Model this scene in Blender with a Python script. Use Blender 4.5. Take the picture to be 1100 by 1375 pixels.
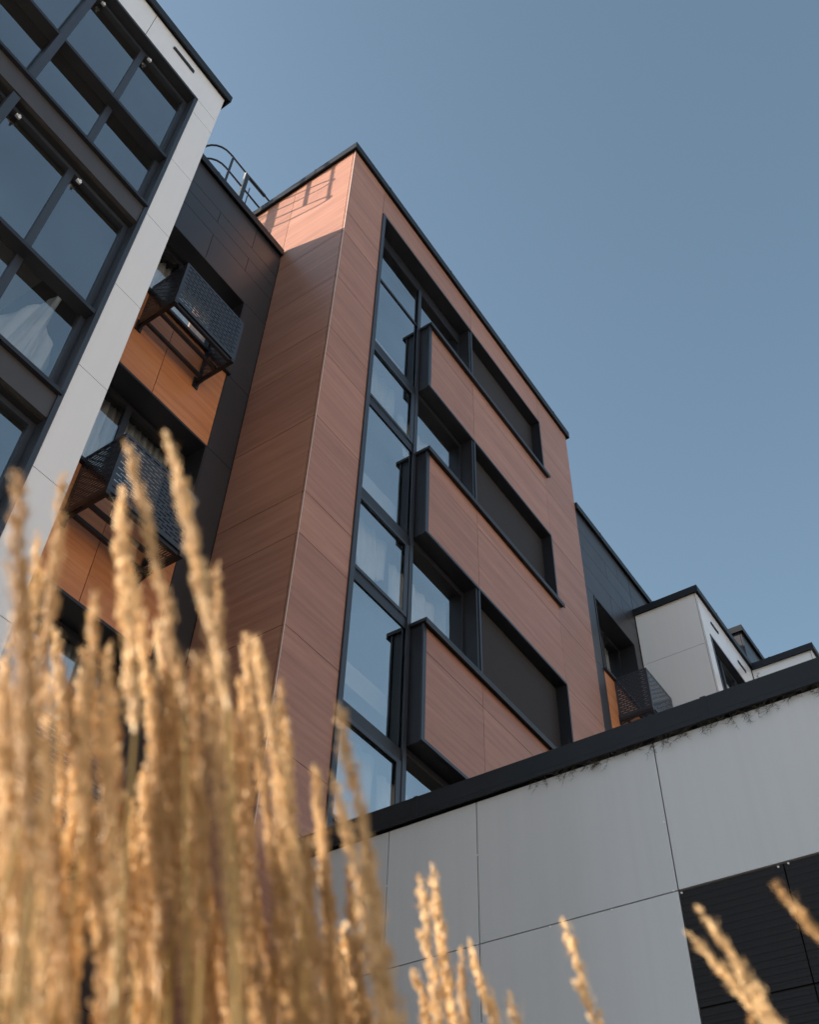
import bpy, math, random
from mathutils import Vector, Matrix

for o in list(bpy.data.objects):
    bpy.data.objects.remove(o)
sc = bpy.context.scene
COL = sc.collection

# ------------------------------------------------------------------ camera
HC = 1.0                                   # camera height above the ground
CR = Vector((0.56378384, -0.82551884, 0.02581523))     # right
CD = Vector((0.61395224, 0.39797863, -0.68167122))     # down
CF = Vector((0.55245853, 0.40016454, 0.73120306))      # forward
FPX = 1384.4                               # focal length in pixels of the 1100 x 1375 photograph
cam_d = bpy.data.cameras.new('camera')
cam = bpy.data.objects.new('camera', cam_d); COL.objects.link(cam); sc.camera = cam
cam_d.sensor_fit = 'VERTICAL'; cam_d.sensor_height = 36.0; cam_d.sensor_width = 28.8
cam_d.lens = 36.0 * FPX / 1375.0
cam_d.clip_start = 0.05; cam_d.clip_end = 4000
rot = Matrix((CR, -CD, -CF)).transposed()
cam.matrix_world = Matrix.Translation((0, 0, HC)) @ rot.to_4x4()
cam_d.dof.use_dof = True; cam_d.dof.focus_distance = 12.0; cam_d.dof.aperture_fstop = 4.6

# ------------------------------------------------------------------ light
SUN = Vector((-1.0, 2.0, 0.84)).normalized()           # towards the sun
elev = math.asin(SUN.z); azim = math.atan2(SUN.x, SUN.y)
w = bpy.data.worlds.new('World'); sc.world = w; w.use_nodes = True
nt = w.node_tree; bg = nt.nodes['Background']
sky = nt.nodes.new('ShaderNodeTexSky'); sky.sky_type = 'NISHITA'; sky.sun_disc = False
sky.sun_elevation = elev; sky.sun_rotation = azim
sky.altitude = 0; sky.air_density = 1.0; sky.dust_density = 1.2; sky.ozone_density = 1.5
hs = nt.nodes.new('ShaderNodeHueSaturation'); hs.inputs['Saturation'].default_value = 0.86; hs.inputs['Hue'].default_value = 0.483
nt.links.new(sky.outputs[0], hs.inputs['Color']); nt.links.new(hs.outputs[0], bg.inputs[0])
bg.inputs[1].default_value = 0.073
sun_d = bpy.data.lights.new('sun', 'SUN'); sun_d.energy = 5.0; sun_d.angle = math.radians(0.5)
sun_d.color = (1.0, 0.89, 0.76)
sun = bpy.data.objects.new('sun', sun_d); COL.objects.link(sun)
sun.rotation_euler = SUN.to_track_quat('Z', 'Y').to_euler(); sun.location = (-10, 20, 30)
vs = sc.view_settings; vs.view_transform = 'Standard'; vs.look = 'None'; vs.gamma = 1.0
vs.use_curve_mapping = False; vs.exposure = 1.6
sc.render.resolution_x = 820; sc.render.resolution_y = 1024
sc.cycles.max_bounces = 10; sc.cycles.transparent_max_bounces = 16; sc.cycles.glossy_bounces = 5; sc.cycles.caustics_reflective = False

# ------------------------------------------------------------------ materials
MATS = {}
def nodes(m):
    m.use_nodes = True
    t = m.node_tree
    return t, t.nodes, t.links, t.nodes['Principled BSDF']

def mat_plain(name, col, rough=0.5, metal=0.0, var=0.06, scale=3.0, bump=0.0, bscale=40, spec=0.5, streak=0.0):
    m = bpy.data.materials.new(name); t, N, L, P = nodes(m)
    geo = N.new('ShaderNodeNewGeometry'); oi = N.new('ShaderNodeObjectInfo')
    ns = N.new('ShaderNodeTexNoise'); ns.inputs['Scale'].default_value = scale; ns.inputs['Detail'].default_value = 5
    L.new(geo.outputs['Position'], ns.inputs['Vector'])
    a = N.new('ShaderNodeMath'); a.operation = 'MULTIPLY_ADD'; a.inputs[1].default_value = 2*var; a.inputs[2].default_value = 1 - var
    L.new(ns.outputs['Fac'], a.inputs[0])
    b = N.new('ShaderNodeMath'); b.operation = 'MULTIPLY_ADD'; b.inputs[1].default_value = var; b.inputs[2].default_value = 1 - var*0.5
    L.new(oi.outputs['Random'], b.inputs[0])
    c = N.new('ShaderNodeMath'); c.operation = 'MULTIPLY'; L.new(a.outputs[0], c.inputs[0]); L.new(b.outputs[0], c.inputs[1])
    if streak:
        mp = N.new('ShaderNodeMapping'); mp.inputs['Scale'].default_value = (14, 14, 0.5); L.new(geo.outputs['Position'], mp.inputs[0])
        sn = N.new('ShaderNodeTexNoise'); sn.inputs['Scale'].default_value = 1.0; sn.inputs['Detail'].default_value = 5; L.new(mp.outputs[0], sn.inputs['Vector'])
        sm = N.new('ShaderNodeMapRange'); sm.inputs['From Min'].default_value = 0.42; sm.inputs['From Max'].default_value = 0.72
        sm.inputs['To Min'].default_value = 1.0; sm.inputs['To Max'].default_value = 1-streak; L.new(sn.outputs['Fac'], sm.inputs['Value'])
        c1_ = N.new('ShaderNodeMath'); c1_.operation = 'MULTIPLY'; L.new(c.outputs[0], c1_.inputs[0]); L.new(sm.outputs[0], c1_.inputs[1]); c = c1_
    mx = N.new('ShaderNodeVectorMath'); mx.operation = 'SCALE'; mx.inputs[0].default_value = col
    L.new(c.outputs[0], mx.inputs['Scale']); L.new(mx.outputs[0], P.inputs['Base Color'])
    P.inputs['Metallic'].default_value = metal; P.inputs['Specular IOR Level'].default_value = spec
    r = N.new('ShaderNodeMath'); r.operation = 'MULTIPLY_ADD'; r.inputs[1].default_value = 0.16; r.inputs[2].default_value = rough - 0.08
    L.new(ns.outputs['Fac'], r.inputs[0]); L.new(r.outputs[0], P.inputs['Roughness'])
    if bump:
        n2 = N.new('ShaderNodeTexNoise'); n2.inputs['Scale'].default_value = bscale; n2.inputs['Detail'].default_value = 3
        L.new(geo.outputs['Position'], n2.inputs['Vector'])
        bp = N.new('ShaderNodeBump'); bp.inputs['Strength'].default_value = bump; bp.inputs['Distance'].default_value = 0.01
        L.new(n2.outputs['Fac'], bp.inputs['Height']); L.new(bp.outputs[0], P.inputs['Normal'])
    MATS[name] = m; return m

def mat_wood(name, dark, mid, light, rough=0.42):
    m = bpy.data.materials.new(name); t, N, L, P = nodes(m)
    geo = N.new('ShaderNodeNewGeometry'); oi = N.new('ShaderNodeObjectInfo')
    sp = N.new('ShaderNodeSeparateXYZ'); L.new(geo.outputs['Position'], sp.inputs[0])
    u = N.new('ShaderNodeMath'); u.operation = 'ADD'; L.new(sp.outputs['X'], u.inputs[0]); L.new(sp.outputs['Y'], u.inputs[1])
    u2 = N.new('ShaderNodeMath'); u2.operation = 'MULTIPLY_ADD'; u2.inputs[1].default_value = 37.0
    L.new(oi.outputs['Random'], u2.inputs[0]); L.new(u.outputs[0], u2.inputs[2])
    def layer(su, sv, detail, rough_, dist):
        cb = N.new('ShaderNodeCombineXYZ')
        a = N.new('ShaderNodeMath'); a.operation = 'MULTIPLY'; a.inputs[1].default_value = su; L.new(u2.outputs[0], a.inputs[0])
        b = N.new('ShaderNodeMath'); b.operation = 'MULTIPLY'; b.inputs[1].default_value = sv; L.new(sp.outputs['Z'], b.inputs[0])
        L.new(a.outputs[0], cb.inputs[0]); L.new(b.outputs[0], cb.inputs[1])
        n = N.new('ShaderNodeTexNoise'); n.inputs['Scale'].default_value = 1; n.inputs['Detail'].default_value = detail
        n.inputs['Roughness'].default_value = rough_; n.inputs['Distortion'].default_value = dist
        L.new(cb.outputs[0], n.inputs['Vector']); return n.outputs['Fac']
    broad = layer(0.8, 15.0, 4, 0.55, 0.3); fine = layer(3.2, 130.0, 5, 0.7, 0.2); board = layer(0.05, 3.6, 2, 0.5, 0.0)
    mxa = N.new('ShaderNodeMath'); mxa.operation = 'MULTIPLY_ADD'; mxa.inputs[1].default_value = 0.42; L.new(broad, mxa.inputs[0])
    f2 = N.new('ShaderNodeMath'); f2.operation = 'MULTIPLY'; f2.inputs[1].default_value = 0.34; L.new(fine, f2.inputs[0]); L.new(f2.outputs[0], mxa.inputs[2])
    mxb = N.new('ShaderNodeMath'); mxb.operation = 'MULTIPLY_ADD'; mxb.inputs[1].default_value = 0.24; L.new(board, mxb.inputs[0]); L.new(mxa.outputs[0], mxb.inputs[2])
    cr = N.new('ShaderNodeValToRGB'); e = cr.color_ramp.elements
    e[0].position = 0.36; e[0].color = (*dark, 1); e[1].position = 0.64; e[1].color = (*light, 1)
    k = cr.color_ramp.elements.new(0.5); k.color = (*mid, 1)
    L.new(mxb.outputs[0], cr.inputs[0])
    v = N.new('ShaderNodeMath'); v.operation = 'MULTIPLY_ADD'; v.inputs[1].default_value = 0.14; v.inputs[2].default_value = 0.93; L.new(oi.outputs['Random'], v.inputs[0])
    s = N.new('ShaderNodeVectorMath'); s.operation = 'SCALE'; L.new(cr.outputs[0], s.inputs[0]); L.new(v.outputs[0], s.inputs['Scale'])
    L.new(s.outputs[0], P.inputs['Base Color'])
    P.inputs['Roughness'].default_value = rough; P.inputs['Specular IOR Level'].default_value = 0.45
    bp = N.new('ShaderNodeBump'); bp.inputs['Strength'].default_value = 0.15; bp.inputs['Distance'].default_value = 0.004
    L.new(fine, bp.inputs['Height']); L.new(bp.outputs[0], P.inputs['Normal'])
    MATS[name] = m; return m

def mat_glass(name, refl, tint, rough=0.0, wav=0.02):
    m = bpy.data.materials.new(name); m.use_nodes = True; t = m.node_tree; N = t.nodes; L = t.links
    N.clear()
    out = N.new('ShaderNodeOutputMaterial'); mix = N.new('ShaderNodeMixShader')
    tr = N.new('ShaderNodeBsdfTransparent'); tr.inputs[0].default_value = (*tint, 1)
    gl = N.new('ShaderNodeBsdfGlossy'); gl.inputs['Roughness'].default_value = rough; gl.inputs['Color'].default_value = (0.98, 0.98, 0.96, 1)
    lw = N.new('ShaderNodeFresnel'); lw.inputs['IOR'].default_value = 1.5
    a = N.new('ShaderNodeMath'); a.operation = 'MULTIPLY_ADD'; a.inputs[1].default_value = 0.9; a.inputs[2].default_value = refl; a.use_clamp = True
    geo = N.new('ShaderNodeNewGeometry')
    bf = N.new('ShaderNodeMath'); bf.operation = 'SUBTRACT'; bf.inputs[0].default_value = 1.0; L.new(geo.outputs['Backfacing'], bf.inputs[1])
    fm = N.new('ShaderNodeMath'); fm.operation = 'MULTIPLY'; L.new(a.outputs[0], fm.inputs[0]); L.new(bf.outputs[0], fm.inputs[1])
    L.new(lw.outputs[0], a.inputs[0])
    fn = N.new('ShaderNodeTexNoise'); fn.inputs['Scale'].default_value = 0.9; fn.inputs['Detail'].default_value = 4; L.new(geo.outputs['Position'], fn.inputs['Vector'])
    oi = N.new('ShaderNodeObjectInfo'); fs = N.new('ShaderNodeMath'); fs.operation = 'ADD'; L.new(fn.outputs['Fac'], fs.inputs[0])
    om = N.new('ShaderNodeMath'); om.operation = 'MULTIPLY'; om.inputs[1].default_value = 0.5; L.new(oi.outputs['Random'], om.inputs[0]); L.new(om.outputs[0], fs.inputs[1])
    fa = N.new('ShaderNodeMath'); fa.operation = 'MULTIPLY_ADD'; fa.inputs[1].default_value = 0.45; fa.inputs[2].default_value = 0.66; L.new(fs.outputs[0], fa.inputs[0])
    ff = N.new('ShaderNodeMath'); ff.operation = 'MULTIPLY'; L.new(fm.outputs[0], ff.inputs[0]); L.new(fa.outputs[0], ff.inputs[1]); L.new(ff.outputs[0], mix.inputs[0])
    ns = N.new('ShaderNodeTexNoise'); ns.inputs['Scale'].default_value = 1.3
    L.new(geo.outputs['Position'], ns.inputs['Vector'])
    bp = N.new('ShaderNodeBump'); bp.inputs['Strength'].default_value = wav; bp.inputs['Distance'].default_value = 0.1
    L.new(ns.outputs['Fac'], bp.inputs['Height']); L.new(bp.outputs[0], gl.inputs['Normal'])
    L.new(tr.outputs[0], mix.inputs[1]); L.new(gl.outputs[0], mix.inputs[2]); L.new(mix.outputs[0], out.inputs[0])
    MATS[name] = m; return m

def mat_straw(name, c1, c2):
    m = bpy.data.materials.new(name); t, N, L, P = nodes(m)
    geo = N.new('ShaderNodeNewGeometry'); oi = N.new('ShaderNodeObjectInfo')
    ns = N.new('ShaderNodeTexNoise'); ns.inputs['Scale'].default_value = 60; ns.inputs['Detail'].default_value = 3
    L.new(geo.outputs['Position'], ns.inputs['Vector'])
    ad = N.new('ShaderNodeMath'); ad.operation = 'MULTIPLY_ADD'; ad.inputs[1].default_value = 0.45; L.new(oi.outputs['Random'], ad.inputs[0])
    ml = N.new('ShaderNodeMath'); ml.operation = 'MULTIPLY'; ml.inputs[1].default_value = 0.6; L.new(ns.outputs['Fac'], ml.inputs[0]); L.new(ml.outputs[0], ad.inputs[2])
    cr = N.new('ShaderNodeValToRGB'); cr.color_ramp.elements[0].position = 0.25; cr.color_ramp.elements[0].color = (*c1, 1)
    cr.color_ramp.elements[1].position = 0.75; cr.color_ramp.elements[1].color = (*c2, 1)
    L.new(ad.outputs[0], cr.inputs[0])
    df = P; df.inputs['Roughness'].default_value = 0.6; df.inputs['Specular IOR Level'].default_value = 0.3
    L.new(cr.outputs[0], df.inputs['Base Color'])
    tl = N.new('ShaderNodeBsdfTranslucent'); L.new(cr.outputs[0], tl.inputs[0])
    mx = N.new('ShaderNodeMixShader'); mx.inputs[0].default_value = 0.3
    L.new(df.outputs[0], mx.inputs[1]); L.new(tl.outputs[0], mx.inputs[2]); L.new(mx.outputs[0], N['Material Output'].inputs[0])
    MATS[name] = m; return m

mat_wood('wood', (0.27, 0.128, 0.088), (0.358, 0.18, 0.126), (0.435, 0.232, 0.168))
mat_wood('oak', (0.45, 0.165, 0.066), (0.60, 0.238, 0.098), (0.70, 0.315, 0.145))
mat_plain('white_panel', (0.77, 0.78, 0.80), rough=0.24, var=0.03, scale=0.8, spec=0.6, streak=0.02)
mat_plain('grey_panel', (0.54, 0.56, 0.59), rough=0.22, var=0.07, scale=0.7, spec=0.6, streak=0.035)
mat_plain('rib_panel', (0.014, 0.0135, 0.016), rough=0.55, var=0.12, scale=2.0, spec=0.25)
mat_plain('dark_panel', (0.034, 0.033, 0.037), rough=0.40, var=0.12, scale=2.0)
mat_plain('dark_metal', (0.017, 0.018, 0.023), rough=0.40, var=0.15, scale=6, bump=0.03)
mat_plain('steel_blue', (0.032, 0.039, 0.053), rough=0.38, var=0.1, scale=6)
mat_plain('coping_metal', (0.013, 0.015, 0.019), rough=0.5, spec=0.3, var=0.2, scale=5, bump=0.05, bscale=12)
mat_plain('brown_metal', (0.055, 0.05, 0.05), rough=0.38, var=0.15, scale=4)
mat_plain('backing', (0.012, 0.012, 0.013), rough=0.8)
mat_plain('screen', (0.038, 0.034, 0.035), rough=0.7, spec=0.2, var=0.08, scale=9)
mat_plain('trim_light', (0.60, 0.50, 0.44), rough=0.5)
mat_plain('stile_sunlit', (0.45, 0.44, 0.40), rough=0.42, metal=0.5, var=0.15, scale=20)  # pale yellowish tone painting sunlight on the ladder stile
mat_plain('plaster', (0.62, 0.62, 0.60), rough=0.9)
mat_plain('curtain', (0.82, 0.81, 0.78), rough=0.9, var=0.1, scale=6)
mat_plain('sheer', (0.62, 0.62, 0.62), rough=0.9, var=0.2, scale=5)
mat_plain('rivet', (0.72, 0.72, 0.72), rough=0.4)
mat_plain('roof_felt', (0.08, 0.08, 0.085), rough=0.9)
mat_plain('paving', (0.30, 0.285, 0.26), rough=0.85, var=0.2, scale=0.8, bump=0.3)
mat_plain('render', (0.30, 0.27, 0.24), rough=0.9, var=0.05)
mat_plain('soil', (0.055, 0.04, 0.028), rough=0.95, var=0.4, scale=9, bump=0.6)
mat_plain('twig', (0.035, 0.030, 0.022), rough=0.8, var=0.3, scale=40)
mat_plain('leaf', (0.16, 0.17, 0.05), rough=0.55, var=0.3, scale=15)
mat_glass('glass_block', 0.36, (0.95, 0.97, 0.98))
mat_glass('glass_tower', 0.44, (0.95, 0.97, 0.98))
mat_straw('straw', (0.46, 0.265, 0.10), (0.94, 0.74, 0.44))
mat_straw('stem_straw', (0.30, 0.20, 0.06), (0.50, 0.36, 0.13))

# ------------------------------------------------------------------ mesh helpers
class MB:
    def __init__(s): s.v = []; s.f = []
    def box(s, x0, x1, y0, y1, z0, z1):
        n = len(s.v)
        s.v += [(x0,y0,z0),(x1,y0,z0),(x1,y1,z0),(x0,y1,z0),(x0,y0,z1),(x1,y0,z1),(x1,y1,z1),(x0,y1,z1)]
        s.f += [tuple(n+i for i in q) for q in ((3,2,1,0),(4,5,6,7),(0,1,5,4),(1,2,6,5),(2,3,7,6),(3,0,4,7))]
        return s
    def tube(s, pts, r, n=6, cap=True):
        pts = [Vector(p) for p in pts]
        rs = r if isinstance(r, (list, tuple)) else [r]*len(pts)
        base = len(s.v); ref = None
        for i, p in enumerate(pts):
            d = (pts[min(i+1, len(pts)-1)] - pts[max(i-1, 0)]).normalized()
            if ref is None:
                ref = d.orthogonal().normalized()
            a = (ref - d*ref.dot(d)).normalized(); b = d.cross(a); ref = a
            for k in range(n):
                t = 2*math.pi*k/n
                s.v.append(tuple(p + (a*math.cos(t) + b*math.sin(t))*rs[i]))
        for i in range(len(pts)-1):
            for k in range(n):
                q = base+i*n
                s.f.append((q+k, q+(k+1) % n, q+n+(k+1) % n, q+n+k))
        if cap:
            s.f.append(tuple(base+k for k in reversed(range(n)))); e = base+(len(pts)-1)*n
            s.f.append(tuple(e+k for k in range(n)))
        return s
    def mesh(s, name, mat, centre=True):
        if centre:
            lo = [min(v[i] for v in s.v) for i in range(3)]; hi = [max(v[i] for v in s.v) for i in range(3)]
            c = Vector([(a+b)/2 for a, b in zip(lo, hi)])
        else:
            c = Vector((0, 0, 0))
        me = bpy.data.meshes.new(name)
        me.from_pydata([tuple(Vector(v)-c) for v in s.v], [], s.f)
        if mat: me.materials.append(MATS[mat])
        me.validate(); me.update()
        return me, c

WLOC = {}
def put(name, me, wloc, parent=None):
    o = bpy.data.objects.new(name, me); COL.objects.link(o)
    WLOC[o] = Vector(wloc)
    if parent is not None:
        o.parent = parent; o.location = WLOC[o] - WLOC[parent]
    else:
        o.location = WLOC[o]
    return o
def build(mb, name, mat, parent=None, bevel=0.0):
    me, c = mb.mesh(name, mat)
    o = put(name, me, c + Vector((0, 0, HC)), parent)      # heights are given from camera level
    if bevel:
        b = o.modifiers.new('bevel', 'BEVEL'); b.width = bevel; b.segments = 2; b.limit_method = 'ANGLE'
    return o
def box(name, mat, parent, *d, bevel=0.0):
    return build(MB().box(*d), name, mat, parent, bevel)
def tag(o, label, cat, group=None, kind=None):
    if label: o['label'] = label
    if cat: o['category'] = cat
    if group: o['group'] = group
    if kind: o['kind'] = kind
    return o
def thing(name, label, cat, loc, group=None):
    o = bpy.data.objects.new(name, None); COL.objects.link(o); o.empty_display_size = 0.3
    o.location = loc; WLOC[o] = Vector(loc)
    return tag(o, label, cat, group)
GND = -HC
G = 0.004      # half joint

def panels_front(parent, mat, xs, zs, y, th=0.03, name='panel', skip=None):
    for i in range(len(xs)-1):
        for j in range(len(zs)-1):
            if skip and skip(i, j): continue
            box(name, mat, parent, xs[i]+G, xs[i+1]-G, y, y+th, zs[j]+G, zs[j+1]-G)
def panels_side(parent, mat, x, ys, zs, th=0.03, name='panel', skip=None):
    for i in range(len(ys)-1):
        for j in range(len(zs)-1):
            if skip and skip(i, j): continue
            box(name, mat, parent, x, x+th, ys[i]+G, ys[i+1]-G, zs[j]+G, zs[j+1]-G)

# ------------------------------------------------------------------ ground
gm = MB(); gm.v = [(-1500,-1500,0),(1500,-1500,0),(1500,1500,0),(-1500,1500,0)]; gm.f = [(0,1,2,3)]
me, c = gm.mesh('ground', 'paving'); tag(put('ground', me, (0,0,0)), 'pale paved ground around the buildings', None, kind='structure')
gm = MB(); gm.v = [(-0.9,-1.1,0),(1.9,-1.1,0),(1.9,1.6,0),(-0.9,1.6,0)]; gm.f = [(0,1,2,3)]
me, c = gm.mesh('planting_bed', 'soil', centre=False); tag(put('planting_bed', me, (0,0,0.006)), 'dark soil planting bed under the grass', None, kind='structure')

# ------------------------------------------------------------------ generic pieces
def window_grid(parent, x0, x1, z0, z1, yg, xbars, zbars, glass, frame_w=0.05, mat='dark_metal', fy=(0.02, 0.04), bar=0.05):
    """A window: frame mesh, its panes as sub-parts. xbars / zbars are (lo, hi) intervals of the bars."""
    fr = MB(); a, b = yg-fy[0], yg+fy[1]
    fr.box(x0, x0+frame_w, a, b, z0, z1); fr.box(x1-frame_w, x1, a, b, z0, z1)
    fr.box(x0+frame_w, x1-frame_w, a, b, z0, z0+frame_w); fr.box(x0+frame_w, x1-frame_w, a, b, z1-frame_w, z1)
    xs = [x0+frame_w] + [q for p in xbars for q in p] + [x1-frame_w]
    zs = [z0+frame_w] + [q for p in zbars for q in p] + [z1-frame_w]
    for p in xbars: fr.box(p[0], p[1], a, b, z0+frame_w, z1-frame_w)
    for p in zbars:
        for i in range(0, len(xs), 2): fr.box(xs[i], xs[i+1], a, b, p[0], p[1])
    wdw = build(fr, 'window', mat, parent)
    for i in range(0, len(xs), 2):
        for j in range(0, len(zs), 2):
            box('pane', glass, wdw, xs[i], xs[i+1], yg-0.004, yg+0.004, zs[j], zs[j+1])
    return wdw

def curtain(parent, pts_top, pts_bot, y, amp=0.03, n=40, freq=9, rnd=None, name='curtain', mat='curtain'):
    """Hanging cloth between a top edge and a bottom edge, with folds."""
    m = MB(); rnd = rnd or random.Random(3); rows = 8; ph = rnd.random()*6
    def lerp(ps, t):
        k = t*(len(ps)-1); i = min(int(k), len(ps)-2); f = k-i
        return ps[i][0]*(1-f)+ps[i+1][0]*f, ps[i][1]*(1-f)+ps[i+1][1]*f
    for r in range(rows+1):
        for i in range(n+1):
            t = i/n; a = lerp(pts_top, t); b = lerp(pts_bot, t); s = r/rows
            m.v.append((a[0]*(1-s)+b[0]*s + 0.01*math.sin(freq*3*t*6+s*2), y + amp*math.sin(freq*2*math.pi*t+ph+0.8*math.sin(5*t+2*s)), a[1]*(1-s)+b[1]*s))
    for r in range(rows):
        for i in range(n):
            q = r*(n+1)+i; m.f.append((q, q+1, q+n+2, q+n+1))
    o = build(m, name, mat, parent)
    for p in o.data.polygons: p.use_smooth = True
    so = o.modifiers.new('thickness', 'SOLIDIFY'); so.thickness = 0.004
    return o

def coping(parent, d, ov, mat='coping_metal'):
    """Metal roof edge: a slab over the block with a drip lip along the front and the left side."""
    x0, x1, y0, y1, z0, z1 = d; m = MB()
    m.box(x0-ov, x1+ov, y0-ov, y1, z0+0.02, z1)
    m.box(x0-ov, x1+ov, y0-ov, y0-ov+0.02, z0-0.03, z0+0.02)
    m.box(x0-ov, x0-ov+0.02, y0-ov+0.02, y1, z0-0.03, z0+0.02)
    m.box(x1+ov-0.02, x1+ov, y0-ov+0.02, y1, z0-0.03, z0+0.02)
    x = x0+0.9
    while x < x1-0.3:
        m.box(x, x+0.035, y0-ov-0.004, y0-ov, z0-0.032, z1+0.004); x += 1.9
    y = y0+0.8
    while y < y1:
        m.box(x0-ov-0.004, x0-ov, y, y+0.035, z0-0.032, z1+0.004); y += 1.9
    return build(m, 'coping', mat, parent, bevel=0.006)

# ------------------------------------------------------------------ wood-clad tower block
TX0, TX1, TY, TZ = 5.217, 12.41, 5.15, 16.43
tw = thing('wood_clad_block', 'tall block clad in reddish wood-grain panels with black comb-shaped glazing', 'building', (8.8, 8.0, 0))
PER = 3.12
slot_top = [15.60 - PER*k for k in range(5)]           # 15.60 12.48 9.36 6.24 3.12
sill_top = [14.13 - PER*k for k in range(5)]           # 14.13 11.01 7.89 4.77 1.65
core = MB()
core.box(TX0+0.031, 6.05, TY+0.031, 13.0, GND, 15.60)
core.box(11.20, TX1-0.002, TY+0.031, 13.0, GND, 15.60)
core.box(TX0+0.031, TX1-0.002, TY+0.031, 13.0, 15.60, TZ)
core.box(6.05, 11.20, 9.0, 13.0, GND, 15.60)
build(core, 'wall', 'backing', tw)
JZ = [GND, 0.1, 1.20, 1.83, 3.09, 4.33, 4.95, 6.20, 7.42, 8.05, 9.345, 10.60, 11.20, 12.46, 13.72, 14.32, TZ-0.01]
panels_front(tw, 'wood', [TX0, 6.05], JZ, TY)
panels_front(tw, 'wood', [11.20, TX1], JZ, TY)
panels_front(tw, 'wood', [6.05, 8.765, 11.20], [15.60, TZ-0.01], TY)
panels_side(tw, 'wood', TX0, [TY+0.034, 6.39], JZ[:-2] + [TZ-0.01])
panels_side(tw, 'wood', TX0, [6.39, 7.75, 9.1, 10.4, 11.7, 13.0], [14.0, TZ-0.01])
box('corner_trim', 'trim_light', tw, TX0-0.003, TX0+0.004, TY-0.003, TY+0.004, GND, TZ-0.012)
coping(tw, (TX0, TX1, TY, 13.0, TZ, TZ+0.15), 0.06)
# spandrels between the window slots
for k in range(5):
    zt = sill_top[k]; zb = slot_top[k+1] if k < 4 else GND
    if k < 4:
        sp = box('spandrel', 'dark_metal', tw, 7.47, 11.20, TY+0.012, 5.62, zb+0.0, zt-0.055)
    else:
        sp = box('spandrel', 'dark_metal', tw, 7.47, 11.20, TY+0.012, 5.62, GND, zt-0.055)
    jm = zt - 0.42
    for (a, b) in ((7.515, 8.765), (8.765, 11.20)):
        for (p, q) in ((zb+0.045 if k < 4 else GND, jm), (jm, zt-0.06)):
            box('panel', 'wood', sp, a+G, b-G, TY-0.002, TY+0.03, p+G, q-G)
    e = MB(); e.box(7.45, 7.515, TY-0.015, TY+0.01, zb, zt-0.055)
    if k < 4: e.box(7.515, 11.2, TY-0.015, TY+0.01, zb, zb+0.04)
    build(e, 'edge_trim', 'steel_blue', sp)
    s = MB(); s.box(7.43, 11.31, TY-0.07, 5.64, zt-0.05, zt); s.box(7.43, 11.31, TY-0.07, TY-0.055, zt-0.085, zt-0.05)
    build(s, 'sill', 'dark_metal', tw, bevel=0.004)
# opening trim
box('jamb', 'steel_blue', tw, 6.053, 6.125, TY-0.02, 5.44, GND, 15.55)
box('head_trim', 'dark_metal', tw, 6.053, 11.197, TY-0.02, 5.7, 15.553, 15.598)
for k in range(4):
    zt = slot_top[k] - 0.05 if k == 0 else slot_top[k] - 0.003
    zb = sill_top[k] + 0.003
    box('jamb', 'dark_metal', tw, 11.16, 11.197, TY-0.02, 5.60, zb, zt)
    fin = MB(); fin.box(8.685, 8.765, TY+0.005, 5.62, zb, zt)
    build(fin, 'fin', 'dark_metal', tw)
    box('fin_edge', 'steel_blue', tw, 8.735, 8.768, TY-0.012, TY+0.004, zb, zt)
    box('screen', 'screen', tw, 8.766, 11.158, 5.31, 5.34, zb, zt-0.012)
# glazing: tall strip, then the panes beside it in each slot
YG = 5.37
bars = [(14.28, 14.335), (12.39, 12.59), (11.08, 11.24), (9.22, 9.40), (7.86, 8.02), (6.05, 6.21), (4.72, 4.88), (2.9, 3.08)]
bars = sorted((a*0.9926, b*0.9926) for a, b in bars)
window_grid(tw, 6.127, 7.46, 1.2, 15.30, YG, [], bars, 'glass_tower', frame_w=0.04)
ml = MB(); ml.box(7.395, 7.455, YG-0.045, YG-0.021, 1.2, 15.28)
build(ml, 'mullion', 'steel_blue', tw)
for (a, b) in [(a*0.9926, b*0.9926) for a, b in ((11.24, 12.39), (8.02, 9.22), (4.88, 6.05))]:    # opening sashes
    s = MB(); yy = (YG-0.035, YG-0.021)
    s.box(6.20, 6.235, *yy, a+0.0, b-0.0); s.box(7.31, 7.395, *yy, a, b); s.box(6.235, 7.31, *yy, a, a+0.05); s.box(6.235, 7.31, *yy, b-0.05, b)
    build(s, 'sash', 'steel_blue', tw)
for k in range(4):
    window_grid(tw, 7.462, 8.683, sill_top[k]+0.004, slot_top[k]-(0.30 if k == 0 else 0.055), YG, [], [], 'glass_tower', frame_w=0.04)
    box('head_panel', 'dark_metal', tw, 7.462, 8.683, YG-0.02, YG+0.02, slot_top[k]-(0.298 if k == 0 else 0.053), slot_top[k]-(0.055 if k == 0 else 0.004))
box('head_panel', 'dark_metal', tw, 6.127, 7.46, YG-0.02, YG+0.02, 15.302, 15.55)
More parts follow.
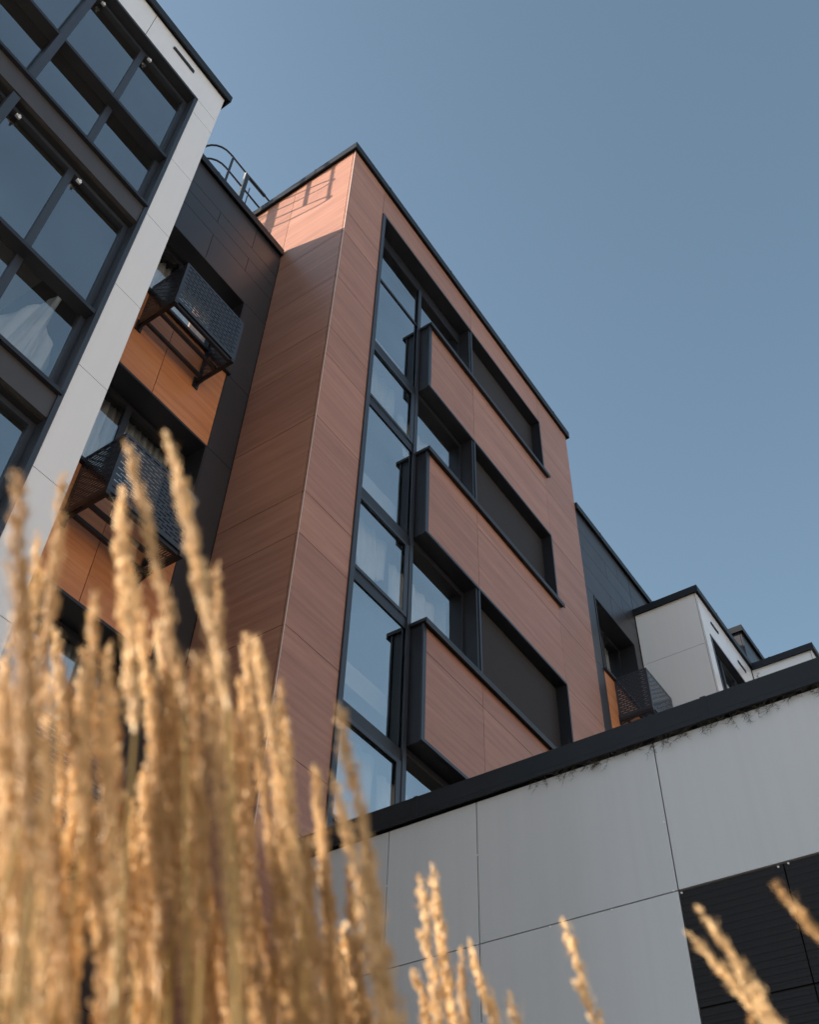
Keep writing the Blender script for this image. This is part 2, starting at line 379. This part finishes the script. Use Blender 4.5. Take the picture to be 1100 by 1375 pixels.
# rooms behind the glass
rm = MB()
for k in range(5):
    zf = sill_top[k] - 0.85; rm.box(6.06, 8.68, 5.66, 8.98, zf-0.3, zf)
rm.box(6.06, 8.68, 8.9, 8.99, GND, 15.5); rm.box(8.69, 8.76, 5.64, 8.89, GND, 15.5)
build(rm, 'room', 'plaster', tw)
for (zb, zt) in ((11.2, 12.45), (8.0, 9.25), (4.9, 6.1)):
    curtain(tw, [(6.25, zt), (7.30, zt-0.02)], [(6.26, zt-0.18), (6.9, zt-0.95), (7.30, zt-0.62)], 5.62, 0.02, 40, 5)
for k in range(1, 4):
    curtain(tw, [(7.55, slot_top[k]-0.15), (8.6, slot_top[k]-0.15)], [(7.55, slot_top[k]-0.75), (8.1, slot_top[k]-1.25), (8.6, slot_top[k]-0.55)], 5.75, 0.02, 40, 5)

# ------------------------------------------------------------------ dark recessed bays
def slot_window(parent, x0, x1, z0, z1, y, xm, curtains=True, seed=1):
    m = MB(); d = 0.36
    m.box(x0, x1, y-0.012, y+d, z1-0.035, z1-0.002); m.box(x0, x0+0.03, y-0.012, y+d, z0+0.03, z1-0.036); m.box(x1-0.03, x1, y-0.012, y+d, z0+0.03, z1-0.036)
    build(m, 'reveal', 'dark_metal', parent)
    build(MB().box(x0, x1+0.04, y-0.05, y+d, z0-0.02, z0+0.028), 'sill', 'dark_metal', parent, bevel=0.004)
    w_ = window_grid(parent, x0+0.032, x1-0.032, z0+0.03, z1-0.037, y+0.31, [(xm-0.04, xm+0.04)], [], 'glass_block', frame_w=0.06)
    if curtains:
        r = random.Random(seed)
        curtain(parent, [(x0+0.1, z1+0.3), (x1-0.1, z1+0.3)], [(x0+0.1, z0+0.1), (x1-0.1, z0+0.1)], y+0.52, 0.035, 90, 17, r)
    return w_

def dark_bay(name, label, x0, x1, y, ztop, sx0, sx1, xm, base, hj, vj, seed, zpanel_x):
    b = thing(name, label, 'building', ((x0+x1)/2, y+2, 0))
    tops = [base + 1.65 - 3.1*k for k in range(4)]; sills = [base - 3.1*k for k in range(4)]
    c_ = MB()
    c_.box(x0, sx0, y+0.031, 12.0, GND, ztop); c_.box(sx1, x1, y+0.031, 12.0, GND, ztop); c_.box(sx0, sx1, y+0.031, 12.0, tops[0], ztop)
    for k in range(4):
        lo = tops[k+1] if k < 3 else GND
        c_.box(sx0, sx1, y+0.031, y+0.5, lo, sills[k]-0.02)
    c_.box(sx0, sx1, 9.5, 12.0, GND, tops[0])
    build(c_, 'wall', 'backing', b)
    # dark panels above the top slot, staggered
    zs = [tops[0]] + hj + [ztop-0.005]
    for j in range(len(zs)-1):
        xs = [x0+0.004] + vj[j % len(vj)] + [x1-0.004]
        for i in range(len(xs)-1):
            box('panel', 'dark_panel', b, xs[i]+G, xs[i+1]-G, y, y+0.03, zs[j]+G, zs[j+1]-G)
    zz = [GND] + [sills[3], tops[3], sills[2], tops[2], sills[1], tops[1], sills[0], tops[0]]
    panels_front(b, 'dark_panel', [x0+0.004, sx0], zz, y)
    panels_front(b, 'dark_panel', [sx1, x1-0.004], zz, y)
    for k in range(4):
        lo = tops[k+1] if k < 3 else GND
        for (p, q) in ((sx0, zpanel_x), (zpanel_x, sx1)):
            box('panel', 'oak', b, p+G, q-G, y+0.001, y+0.031, lo+G, sills[k]-0.022)
        slot_window(b, sx0+0.002, sx1-0.002, sills[k], tops[k], y, xm, True, seed+k)
    coping(b, (x0+0.07, x1-0.075, y, 12.0, ztop, ztop+0.12), 0.06)
    return b
dark_bay('recessed_dark_bay', 'recessed charcoal bay between the glazed white block and the wood-clad block', 2.712, 5.215, 6.39, 14.16,
         2.95, 4.79, 3.86, 10.60, [12.91, 13.26, 13.56], [[3.97], [4.643], [3.97], [4.652]], 5, 3.88)
dark_bay('recessed_dark_bay', 'recessed charcoal bay between the wood-clad block and a plain white side wall', 12.412, 14.655, 5.17, 14.33,
         12.76, 14.385, 13.6, 10.72, [12.95, 13.37, 13.80], [[13.54], [14.1], [13.54], [14.1]], 15, 13.6)

bay2 = [o for o in bpy.data.objects if o.name == 'recessed_dark_bay.001'][0]
build(MB().box(14.656, 17.40, 5.201, 12.0, 13.45, 14.33), 'wall', 'backing', bay2)
panels_front(bay2, 'dark_panel', [14.659, 15.7, 16.8, 17.43], [13.45, 13.80, 14.325], 5.17)
build(MB().box(14.645, 17.43, 5.11, 12.0, 14.35, 14.45).box(14.645, 17.43, 5.11, 5.13, 14.30, 14.35), 'coping', 'coping_metal', bay2, bevel=0.006)

# ------------------------------------------------------------------ white glazed blocks
def slit(parent, x0, x1, z, y):
    m = MB(); m.box(x0, x1, y-0.012, y-0.002, z-0.03, z+0.03)
    o = build(m, 'vent', 'dark_metal', parent)
    l = MB()
    for i in range(3): l.box(x0+0.01, x1-0.01, y-0.02, y-0.012, z-0.024+i*0.018, z-0.016+i*0.018)
    build(l, 'louvre', 'steel_blue', o)

def white_block(name, label, x0, x1, y, zs, wx0, wx1, wins, xposts, side_ys, strip_j, slits, fj, yback):
    b = thing(name, label, 'building', ((x0+x1)/2, y+2, 0))
    c_ = MB(); t = 0.031
    c_.box(x0+t, wx0, y+t, yback, GND, zs); c_.box(wx1, x1-0.002, y+t, yback, GND, zs)
    c_.box(wx0, wx1, y+t, yback, wins[0][1], zs)
    for i in range(len(wins)):
        lo = wins[i+1][1] if i+1 < len(wins) else GND
        c_.box(wx0, wx1, y+0.06, y+1.2, lo, wins[i][0])
    c_.box(wx0, wx1, y+4.0, yback, GND, wins[0][1])
    build(c_, 'wall', 'backing', b)
    top = zs-0.008
    panels_front(b, 'white_panel', [x0]+fj+[x1], [wins[0][1]+0.02, top], y)
    js = [GND]+strip_j+[wins[0][1]+0.02]
    panels_front(b, 'white_panel', [x0, wx0], js, y); panels_front(b, 'white_panel', [wx1, x1], js, y)
    if side_ys: panels_side(b, 'white_panel', x0, side_ys, [GND]+[z for z in strip_j if abs(z-10.8) > 9 ]+[1.6, 4.2, 6.9, 9.45, 12.07]+[top])
    coping(b, (x0, x1, y, yback, zs, zs+0.12), 0.06)
    for s in slits: slit(b, s[0], s[1], s[2], y)
    yg = y+0.15
    box('head_trim', 'dark_metal', b, wx0+0.002, wx1-0.002, y-0.01, y+0.2, wins[0][1]-0.03, wins[0][1]+0.017)
    for s in (wx0+0.002, wx1-0.045): box('jamb', 'steel_blue', b, s, s+0.043, y-0.008, y+0.2, GND, wins[0][1]-0.032)
    for i, (z0, z1, tr) in enumerate(wins):
        a, c2 = wx0+0.047, wx1-0.047
        window_grid(b, a, c2, z0+0.0, z1-0.034 if i == 0 else z1-0.004, yg, [(p-0.035, p+0.035) for p in xposts], [], 'glass_block', frame_w=0.055, mat='steel_blue', fy=(0.03, 0.04))
        box('transom', 'dark_metal', b, a+0.002, c2-0.002, y+0.01, yg-0.006, tr-0.05, tr)
        lo = wins[i+1][1] if i+1 < len(wins) else GND
        box('band', 'brown_metal', b, a, c2, y+0.012, y+0.058, lo+0.01, z0-0.05)
        box('ledge', 'dark_metal', b, a-0.02, c2+0.02, y-0.03, yg+0.04, z0-0.048, z0-0.004)
        box('soffit', 'backing', b, a, c2, y+0.0585, yg+0.03, lo-0.003, lo+0.006)
        # ceiling slab and back wall of the room, lit only through the glass
        r = MB(); r.box(wx0+0.05, wx1-0.05, y+0.9, y+3.9, z0-0.1, z0-0.02); r.box(wx0+0.05, wx1-0.05, y+3.8, y+3.88, z0, z1)
        build(r, 'room', 'plaster', b)
    return b
winsA = [(9.64, 12.43, 10.78), (6.48, 9.27, 7.66), (3.35, 6.14, 4.54), (0.2, 3.0, 1.4)]
A = white_block('glazed_white_block', 'white clad block with large floor-high black framed windows and curtains behind the grass', -0.25, 2.71, 5.12, 13.14, 0.08, 2.38, winsA,
            [0.825, 1.60], None, [1.8, 3.1, 4.35, 5.63, 6.91, 8.18, 9.53, 10.8, 12.10], [(0.15, 0.5, 12.89), (1.83, 2.19, 12.89)], [0.1, 1.48], 12.0)
for i, (z0, z1, tr) in enumerate(winsA[:3]):
    box('post', 'steel_blue', A, 0.785, 0.865, 5.125, 5.236, z0, z1-0.035)
    for x in (0.93, 1.67): build(MB().box(x, x+0.05, 5.21, 5.235, z1-0.14, z1-0.11).box(x+0.02, x+0.04, 5.2, 5.21, z1-0.17, z1-0.11), 'catch', 'rivet', A)
# things seen through the lower windows: tied curtains
rc = random.Random(8)
for (tops_, bots_, fq) in (([(1.66, 6.95), (2.02, 7.62), (2.12, 7.95), (2.16, 7.5), (2.31, 7.05)], [(1.66, 6.5), (2.31, 6.5)], 3.3),
                           ([(0.90, 7.15), (1.2, 7.3), (1.5, 6.8)], [(0.90, 6.5), (1.5, 6.5)], 2.6),
                           ([(1.66, 5.2), (1.9, 5.95), (2.2, 5.75), (2.31, 5.1)], [(1.66, 3.5), (2.31, 3.5)], 3.2),
                           ([(0.9, 5.0), (1.2, 5.7), (1.5, 4.9)], [(0.9, 3.5), (1.5, 3.5)], 2.7)):
    curtain(A, tops_, bots_, 5.46+0.03*rc.random(), 0.05, 50, fq, rc, mat='sheer')
wins2 = [(9.64, 12.45, 10.78), (6.48, 9.3, 7.66)]
white_block('far_white_block', 'plain white side wall block with two dark roof vents beyond the charcoal bay', 14.66, 17.38, 3.91, 13.28, 14.95, 17.05, wins2,
            [15.7, 16.4], [3.944, 5.16], [6.9, 9.53, 12.0], [(15.19, 15.54, 12.9), (16.49, 16.89, 12.87)], [16.0], 12.0)
wins3 = [(9.64, 12.45, 10.78)]
white_block('far_white_block', 'farthest white block, only its roof corner showing above the grey annex', 17.40, 20.1, 2.67, 13.25, 17.7, 19.8, wins3,
            [18.4, 19.1], [2.704, 3.90], [6.9, 9.53, 12.0], [(18.0, 18.4, 12.88)], [18.7], 3.90)
fd = thing('far_dark_bay', 'small charcoal roof storey peeking up behind the far white blocks', 'building', (18.8, 6, 0))
build(MB().box(17.48, 20.1, 3.95, 12.0, GND, 14.33), 'wall', 'backing', fd)
panels_side(fd, 'dark_panel', 17.45, [3.953, 5.0, 6.5, 8.0], [13.42, 13.9, 14.325])
panels_front(fd, 'dark_panel', [17.45, 18.6, 20.1], [13.4, 13.9, 14.325], 3.92)
coping(fd, (17.45, 20.1, 3.92, 12.0, 14.33, 14.45), 0.06)

# ------------------------------------------------------------------ annex with grey panels
AX = 5.68
an = thing('annex', 'low annex wall of smooth grey panels with charcoal ribbed panels and black coping', 'building', (9, 1, 0))
build(MB().box(AX+0.032, 14.0, -7.0, TY-0.03, GND, 4.03), 'wall', 'backing', an)
ys = [TY-0.04, 4.19, 3.42, 2.03, 0.64, -0.75, -2.14, -3.53, -4.92, -6.31, -7.0]
for i in range(len(ys)-1):
    for (p, q) in ((2.995, 4.035), (1.96, 2.995), (0.6, 1.96), (GND, 0.6)):
        if ys[i] < 2.1 and q < 3.1: continue
        box('panel', 'grey_panel', an, AX, AX+0.03, ys[i+1]+G, ys[i]-G, p+G, q-G)
def ribbed(y0, y1, z0, z1):
    n = max(2, int(round((z1-z0)/0.043))); m = MB(); prof = []
    for k in range(n):
        a = z0+(z1-z0)*k/n; h = (z1-z0)/n
        prof += [(0.0, a+0.0*h), (0.0, a+0.5*h), (0.003, a+0.62*h), (0.003, a+0.88*h)]
    prof.append((0.0, z1))
    for y in (y0, y1):
        for d, z in prof: m.v.append((AX+0.004+d, y, z))
    L_ = len(prof)
    for i in range(L_-1): m.f.append((L_+i, i, i+1, L_+i+1))
    k = len(m.v); m.v += [(AX+0.03, y0, z0), (AX+0.03, y0, z1), (AX+0.03, y1, z0), (AX+0.03, y1, z1)]
    m.f += [(0, k, k+2, L_), (L_-1, 2*L_-1, k+3, k+1), (k, k+1, k+3, k+2)]
    m.f += [tuple(list(range(L_)) + [k+1, k]), tuple(list(range(2*L_-1, L_-1, -1)) + [k+2, k+3])]
    build(m, 'ribbed_panel', 'rib_panel', an)
yr = [2.03, 1.39, 0.75, 0.11, -0.53, -1.17]
for i in range(len(yr)-1):
    for (p, q) in ((2.315, 2.99), (1.63, 2.315), (0.95, 1.63)): ribbed(yr[i+1]+G, yr[i]-G, p+G, q-G)
cp = MB(); cp.box(AX-0.05, 14.0, -7.0, TY-0.002, 4.075, 4.215); cp.box(AX-0.05, AX-0.03, -7.0, TY-0.002, 4.04, 4.075)
for y in (-4.1, -2.2, -0.3, 1.6, 3.9): cp.box(AX-0.054, AX-0.05, y, y+0.04, 4.038, 4.219)
build(cp, 'coping', 'coping_metal', an, bevel=0.006)
for (y, z) in ((3.42, 3.62), (3.437, 3.0), (4.19, 3.6), (2.045, 3.45), (2.013, 2.975), (1.42, 2.975), (1.36, 2.98), (2.9, 2.985), (2.47, 2.985), (2.06, 3.0), (4.19, 3.0), (3.42, 2.5)):
    build(MB().tube([(AX+0.004, y, z), (AX-0.004, y, z)], 0.006, 8), 'rivet', 'rivet', an)
# dry creeper caught under the coping
cr = random.Random(21); m = MB()
def sprig(p, d, L_, r, depth):
    pts = [p]; q = p.copy(); dd = d.copy(); n = 5
    for i in range(n):
        dd = (dd + Vector((cr.uniform(-.15, .1), cr.uniform(-.35, .35), cr.uniform(-.25, .2)))).normalized()
        q = q + dd*(L_/n); q.x = min(q.x, AX-0.006); pts.append(q.copy())
    m.tube(pts, [r*(1-0.75*i/n) for i in range(n+1)], 4)
    if depth:
        for i in range(1, n+1):
            for _ in range(2):
                s = Vector((cr.uniform(-.4, .1), cr.uniform(-1, 1), cr.uniform(-1, .35))).normalized()
                sprig(pts[i], s, L_*cr.uniform(.22, .5), r*.6, depth-1)
y = 2.95
while y > 0.75:
    dens = 1.0 if y < 2.75 else 0.6
    z0 = 4.042; x0 = AX-cr.uniform(0.012, 0.045)
    sprig(Vector((x0, y, z0)), Vector((cr.uniform(-.1, .05), cr.uniform(-.9, .9), -cr.uniform(.15, .8))).normalized(), cr.uniform(.05, .12), 0.0019, 1)
    y -= cr.uniform(.012, .034)/dens
tag(build(m, 'dry_creeper', 'twig'), 'thin dark dry twigs hanging under the black coping of the grey annex', 'creeper')
# a stray shoot or two on top of the coping
for (y, h) in ((1.24, 0.05), (2.62, 0.05)):
    m = MB(); sprig(Vector((AX-0.035, y, 4.214)), Vector((0, .2, 1)), h, 0.002, 1)
    tag(build(m, 'dry_shoot', 'twig'), 'tiny dry shoot on the annex coping ' + ('below the far white block' if y < 2 else 'below the wood-clad block'), 'shoot', 'dry shoots on the annex coping')

# ------------------------------------------------------------------ perforated air-conditioner baskets
def perforated(wid, hei, th, nx, ny, axis):
    """Sheet with staggered slots cut through, in the plane (u, z); axis 'x' or 'y'."""
    m = MB()
    def bx(u0, u1, z0, z1):
        if axis == 'x': m.box(u0, u1, 0, th, z0, z1)
        else: m.box(0, th, u0, u1, z0, z1)
    mg = 0.035; ph = (hei-2*mg)/ny; sh = ph*0.40
    bx(0, wid, 0, mg); bx(0, wid, hei-mg, hei)
    for j in range(ny):
        z = mg+j*ph
        bx(0, wid, z, z+ph-sh)
        pu = (wid-2*mg)/nx; off = (0.25 if j % 2 else -0.25)*pu; x = 0.0
        zz = (z+ph-sh, z+ph)
        for i in range(nx+1):
            a = mg+off+i*pu; s0, s1 = a+0.13*pu, a+0.87*pu
            s0 = max(s0, mg); s1 = min(s1, wid-mg)
            if s1-s0 < 0.02: continue
            bx(x, s0, *zz); x = s1
        bx(x, wid, *zz)
    return m
BW, BD, BH = 1.0, 0.585, 0.79
PF = perforated(BW, BH, 0.004, 8, 17, 'x').mesh('front_sheet', 'steel_blue', False)[0]
PS = perforated(BD-0.01, BH, 0.004, 5, 17, 'y').mesh('side_sheet', 'steel_blue', False)[0]
PB = MB()
for x in (0.0, BW-0.045): PB.box(x, x+0.045, 0.0, BD+0.0, -0.05, -0.002)
PB = PB.mesh('x', 'dark_metal', False)[0]
BR = MB().box(0, 0.05, 0.0, BD, -0.052, -0.003).box(-0.02, 0.07, BD-0.014, BD-0.001, -0.13, 0.05)
BR.tube([(0.025, BD-0.02, -0.10), (0.025, BD*0.55, -0.05)], 0.014, 6)
BR = BR.mesh('bracket', 'dark_metal', False)[0]
RL = MB().box(0.052, BW-0.052, 0, 0.04, -0.045, -0.005).mesh('rail', 'dark_metal', False)[0]
FRM = MB()
for x in (0.005, BW-0.025):
    FRM.box(x, x+0.02, 0.006, 0.026, 0, BH); FRM.box(x, x+0.02, BD-0.03, BD-0.01, 0, BH)
for z in (0.0, BH-0.02): FRM.box(0.026, BW-0.026, 0.006, 0.026, z, z+0.02)
for x in (0.005, BW-0.025):
    FRM.box(x, x+0.02, 0.0262, BD-0.0302, BH-0.02, BH); FRM.box(x, x+0.02, 0.0262, BD-0.0302, 0, 0.02)
FRM = FRM.mesh('frame', 'dark_metal', False)[0]
def basket(x, ywall, z, label):
    t = thing('air_conditioner_basket', label, 'metal basket', (x, ywall-BD, z+HC), 'air conditioner baskets on the charcoal bays')
    o = Vector((x, ywall-BD, z+HC))
    def add(name, me, d): return put(name, me, o+Vector(d), t)
    add('front_sheet', PF, (0, 0, 0)); add('side_sheet', PS, (0, 0.006, 0)); add('side_sheet', PS, (BW-0.004, 0.006, 0))
    add('frame', FRM, (0, 0, 0))
    add('bracket', BR, (0.0, 0, 0)); add('bracket', BR, (BW-0.05, 0, 0))
    add('rail', RL, (0, 0.02, 0)); add('rail', RL, (0, 0.24, 0)); add('rail', RL, (0, 0.46, 0))
basket(3.415, 6.39, 9.96, 'black perforated metal basket under the topmost slot of the bay beside the glazed block')
basket(3.415, 6.39, 6.78, 'black perforated metal basket one floor down, with grass plumes in front of it')
basket(3.415, 6.39, 3.66, 'black perforated metal basket almost hidden behind the dense grass')
basket(13.12, 5.17, 9.96, 'black perforated metal basket beside the white side wall above the annex')

# ------------------------------------------------------------------ roof ladder with safety cage
ld = thing('roof_ladder', 'dark metal roof ladder with hooped safety cage above the charcoal bay', 'ladder', (4.9, 7.85, 14.3+HC))
YN, YFAR, XS, XW = 7.5, 8.2, 4.46, 5.205
for z in (16.12, 16.72, 17.27, 17.82):
    pts = [(XW if z < 16.5 else 5.75, YN, z), (XS, YN, z)]
    for k in range(1, 12):
        a = math.pi*k/12; pts.append((XS-0.36*math.sin(a), (YN+YFAR)/2-0.35*math.cos(a), z))
    pts += [(XS, YFAR, z), (XW if z < 16.5 else 5.75, YFAR, z)]
    build(MB().tube(pts, 0.019, 6), 'hoop', 'dark_metal', ld)
for (x, y, w_) in ((4.53, YN, 0.05), (4.53, YFAR, 0.05), (XS-0.36, 7.85, 0.04)):
    build(MB().box(x-w_/2, x+w_/2, y-0.02, y-0.014, 16.1, 17.83), 'strap', 'dark_metal', ld)
for y in (YN, YFAR):
    build(MB().box(4.885, 4.965, y-0.03, y+0.01, 14.28, 17.80), 'stile', 'dark_metal', ld)
    build(MB().tube([(5.06, y, 16.62), (5.06, y, 17.5)], 0.012, 6), 'handrail_post', 'dark_metal', ld)
build(MB().box(4.87, 4.884, YN-0.03, YN+0.01, 14.28, 17.79), 'stile_lit_side', 'stile_sunlit', ld)  # pale strip added to paint the sunlit left side of the near stile
build(MB().tube([(4.98, YN-0.0, 17.79), (5.42, YN-0.0, 17.81)], 0.035, 8), 'grip', 'dark_metal', ld)
z = 14.6
while z < 16.7:
    build(MB().tube([(4.93, YN, z), (4.93, YFAR, z)], 0.012, 6), 'rung', 'dark_metal', ld); z += 0.3

# ------------------------------------------------------------------ the sunlit house across the street (behind the camera)
op = thing('opposite_house', 'long buff rendered house across the street facing the new blocks', 'building', (6, -26, 0))
build(MB().box(-34, 46, -36, -22, GND, 17.0), 'wall', 'render', op)
build(MB().box(-34.3, 46.3, -36.3, -21.7, 17.0, 17.25), 'coping', 'coping_metal', op)
wf = MB()
wf.box(-0.75, -0.68, -0.05, 0.03, -0.8, 0.8); wf.box(0.68, 0.75, -0.05, 0.03, -0.8, 0.8); wf.box(-0.68, 0.68, -0.05, 0.03, 0.73, 0.8)
wf.box(-0.68, 0.68, -0.05, 0.03, -0.8, -0.73); wf.box(-0.03, 0.03, -0.05, 0.03, -0.73, 0.73)
wfm = wf.mesh('window', 'dark_metal', False)[0]
wpm = MB().box(-0.68, 0.68, -0.045, -0.04, -0.73, 0.73).mesh('pane', 'screen', False)[0]
for k in range(5):
    for i in range(16):
        p = Vector((-31+5.0*i, -21.96, 1.2+3.1*k+HC)); q = put('window', wfm, p, op); put('pane', wpm, p+Vector((0, 0.05, 0)), q)

# ------------------------------------------------------------------ feather grass in the foreground
gr = random.Random(5)
def plume_mesh(seed, L_):
    r = random.Random(seed); m = MB()
    bend = Vector((r.uniform(-.05, .05), r.uniform(-.05, .05), 0))
    def axis(t): return bend*(t*t)*L_ + Vector((0, 0, t*L_))
    m.tube([axis(i/6) for i in range(7)], [0.0016*(1-i/8) for i in range(7)], 5)
    def seedlet(p, d, l, w_):
        a = d.orthogonal().normalized(); a.rotate(Matrix.Rotation(r.random()*6.28, 3, d)); b = d.cross(a)
        n = len(m.v); q = p+d*l*0.4
        m.v += [tuple(p), tuple(q+a*w_), tuple(q+b*w_*.7), tuple(q-a*w_), tuple(q-b*w_*.7), tuple(p+d*l)]
        for k in range(4):
            m.f.append((n, n+1+(k+1) % 4, n+1+k)); m.f.append((n+5, n+1+k, n+1+(k+1) % 4))
    nb = 46
    for i in range(nb):
        t = (i+r.random())/nb*0.97
        prof = (0.35+0.65*min(1, t/0.18))*min(1, (1.03-t)/0.3)**0.6
        ang = r.random()*6.283; out = Vector((math.cos(ang), math.sin(ang), 0))
        bl = (0.014+0.030*r.random())*(0.5+0.5*prof); spread = 0.0066*prof*r.uniform(.45, 1.1)
        base = axis(t)
        ns = int(9+17*prof*r.uniform(.6, 1.2))
        for k in range(ns):
            s = r.random()
            p = base + out*spread*(0.25+0.75*s) + Vector((r.gauss(0, .0016), r.gauss(0, .0016), bl*s))
            d = (Vector((0, 0, 1)) + out*r.uniform(.02, .26) + Vector((r.gauss(0, .08), r.gauss(0, .08), 0))).normalized()
            seedlet(p, d, r.uniform(.0055, .0095), r.uniform(.0008, .0014))
    for _ in range(170):                       # fine awns standing off the head
        t = r.random()*0.98; ang = r.random()*6.283; out = Vector((math.cos(ang), math.sin(ang), 0))
        p = axis(t)+out*0.004*r.random(); seedlet(p, (Vector((0, 0, 1))+out*r.uniform(.25, .8)).normalized(), r.uniform(.010, .018), 0.00035)
    me, c = m.mesh('plume', 'straw', False); return me
PL = [plume_mesh(100+i, 0.24+0.02*i) for i in range(7)]
PLEN = [0.24+0.02*i for i in range(7)]
def ray(px, py):
    return (CR*(px-550) + CD*(py-687.5) + CF*FPX).normalized()
LEFT = Vector((-0.564, 0.826, 0)).normalized(); FORE = Vector((0.81, 0.587, 0))
clumps = {}
def clump_for(p):
    best = min(CL, key=lambda c_: (Vector(c_[0])-Vector((p.x, p.y))).length)
    return best[1]
CL = []
for (xy, lab) in (((0.62, 0.78), 'tall dense clump of tan feathery grass in front of the glazed white block'),
                  ((0.78, 0.62), 'dense clump of tan feathery grass in front of the wood-clad block'),
                  ((0.95, 0.45), 'clump of short tan grass plumes standing against the grey annex panels'),
                  ((1.02, 0.20), 'sparse leaning tan grass plumes in front of the charcoal ribbed panels')):
    t = thing('feather_grass', lab, 'grass', (xy[0], xy[1], 0.0), 'feather grass clumps in the planting bed')
    CL.append((xy, t))
def stalk(px, py, dist, lean, lx=0.0, v=None, sc_=1.0):
    tip = ray(px, py)*dist + Vector((0, 0, HC))
    up = (Vector((0, 0, 1)) + LEFT*lean + FORE*lx).normalized()
    i = gr.randrange(7) if v is None else v
    pl = PLEN[i]*sc_
    foot = tip - up*pl                      # bottom of the plume
    k = foot.z/up.z
    base = foot - up*k + Vector((LEFT.x*lean*0.35*k, LEFT.y*lean*0.35*k, 0)); base.z = 0.0
    mid = foot.lerp(base, 0.5) + LEFT*lean*0.06
    c_ = clump_for(base)
    pts = []
    for s in range(9):
        t = s/8; pts.append((base*(1-t)**2 + mid*2*t*(1-t) + foot*t*t))
    mb = MB().tube(pts, [0.0024-0.0009*s/8 for s in range(9)], 6)
    me, c0 = mb.mesh('stalk', 'stem_straw')
    st = put('stalk', me, c0, c_)
    pm = put('plume', PL[i], foot, st)
    q = up.to_track_quat('Z', 'Y'); e = q.to_matrix() @ Matrix.Rotation(gr.random()*6.28, 3, 'Z')
    pm.rotation_euler = e.to_euler(); pm.scale = (sc_*gr.uniform(.82, 1.08),)*2 + (sc_,)
def lean_for(px, py, dist, slope, lx):
    """Lean that makes a stalk with this tip run down the photograph with the given dx/dy."""
    tip = ray(px, py)*dist
    def run(l):
        q = tip - (Vector((0, 0, 1)) + LEFT*l + FORE*lx).normalized()*0.15
        x = 550+FPX*q.dot(CR)/q.dot(CF); y = 687.5+FPX*q.dot(CD)/q.dot(CF)
        return (x-px)/(y-py)
    a, b = -0.8, 1.4
    for _ in range(30):
        m = (a+b)/2
        if run(m) < slope: a = m
        else: b = m
    return (a+b)/2
def grow(px, py, dist, slope, sc_=1.0):
    lx = gr.uniform(-.06, .06)
    stalk(px, py, dist, lean_for(px, py, dist, slope, lx), lx, sc_=sc_)
# tips read off the photograph: pixel, slant distance that gives a plume its usual 2 cm width, run in the picture
for a in ((2, 645, .82, .08), (98, 648, .98, -.15), (155, 663, .95, .08), (186, 603, 1.0, .18), (240, 602, .86, .19), (60, 742, 1.0, -.08),
          (20, 770, .85, .05), (270, 775, 1.0, .12), (228, 845, .95, .02), (290, 905, .9, .06), (317, 868, 1.0, .04), (337, 885, 1.05, .10),
          (354, 874, .95, .15), (398, 923, 1.05, -.04), (455, 944, .88, .18), (440, 1030, 1.0, .02), (120, 805, .95, -.03), (190, 770, 1.0, .10),
          (212, 950, .9, .0), (150, 905, .95, .08), (100, 950, 1.05, -.08), (465, 1040, .98, .16), (474, 1110, .9, .18), (420, 1140, .9, -.02), (375, 1000, .95, .05)):
    grow(*a)
for a in ((573, 1184, 1.32, .19), (560, 1196, 1.30, .16), (615, 1292, 1.35, .10), (556, 1318, 1.3, .30), (640, 1287, 1.3, .33), (759, 1254, 1.3, .33),
          (965, 1237, 1.05, .60), (948, 1252, 1.07, .78), (1052, 1206, 1.05, .88), (692, 1358, 1.3, .25), (537, 1356, 1.35, .1), (1003, 1366, 1.1, .5), (585, 1330, 1.3, .12)):
    grow(*a, sc_=1.2 if a[2] > 1.2 else 1.0)
env = [(-120, 760), (0, 760), (100, 850), (230, 850), (275, 900), (340, 960), (400, 1010), (455, 1060), (490, 1170), (530, 1260)]
def envy(x):
    for (a, b), (c_, d) in zip(env, env[1:]):
        if a <= x <= c_: return b+(d-b)*(x-a)/(c_-a)
    return 1300
n = 0
while n < 50:
    x = gr.uniform(-60, 505); y = envy(x)+abs(gr.gauss(0, 1))*260
    if y > 1400: continue
    grow(x, y, gr.uniform(.80, 1.15), gr.gauss(.05+.0002*(x-150), .055), gr.uniform(.92, 1.1)); n += 1
for n in range(14):
    x = gr.uniform(380, 505); grow(x, gr.uniform(1080, 1370) if x < 465 else gr.uniform(1180, 1370), gr.uniform(.9, 1.2), gr.gauss(.12, .05))
# leaf blades low in the clumps
for i in range(46):
    xy, t = CL[i % 4 if i % 7 else 0]
    p = Vector((xy[0]+gr.gauss(0, .16), xy[1]+gr.gauss(0, .16), 0)); h = gr.uniform(.7, 1.18)
    d = Vector((gr.gauss(0, 1), gr.gauss(0, 1), 0)).normalized()*gr.uniform(.08, .3)
    side = d.cross(Vector((0, 0, 1))).normalized(); m = MB()
    for s in range(9):
        u_ = s/8; q = p + Vector((0, 0, h*(u_-.12*u_*u_))) + d*u_*u_; w_ = 0.0045*(1-u_)**.6+0.0003
        m.v += [tuple(q-side*w_), tuple(q+side*w_), tuple(q+d.normalized()*0.0015)]
    for s in range(8):
        k = s*3; m.f += [(k, k+2, k+5, k+3), (k+2, k+1, k+4, k+5), (k+1, k, k+3, k+4)]
    me, c0 = m.mesh('leaf', 'leaf'); put('leaf', me, c0, t)
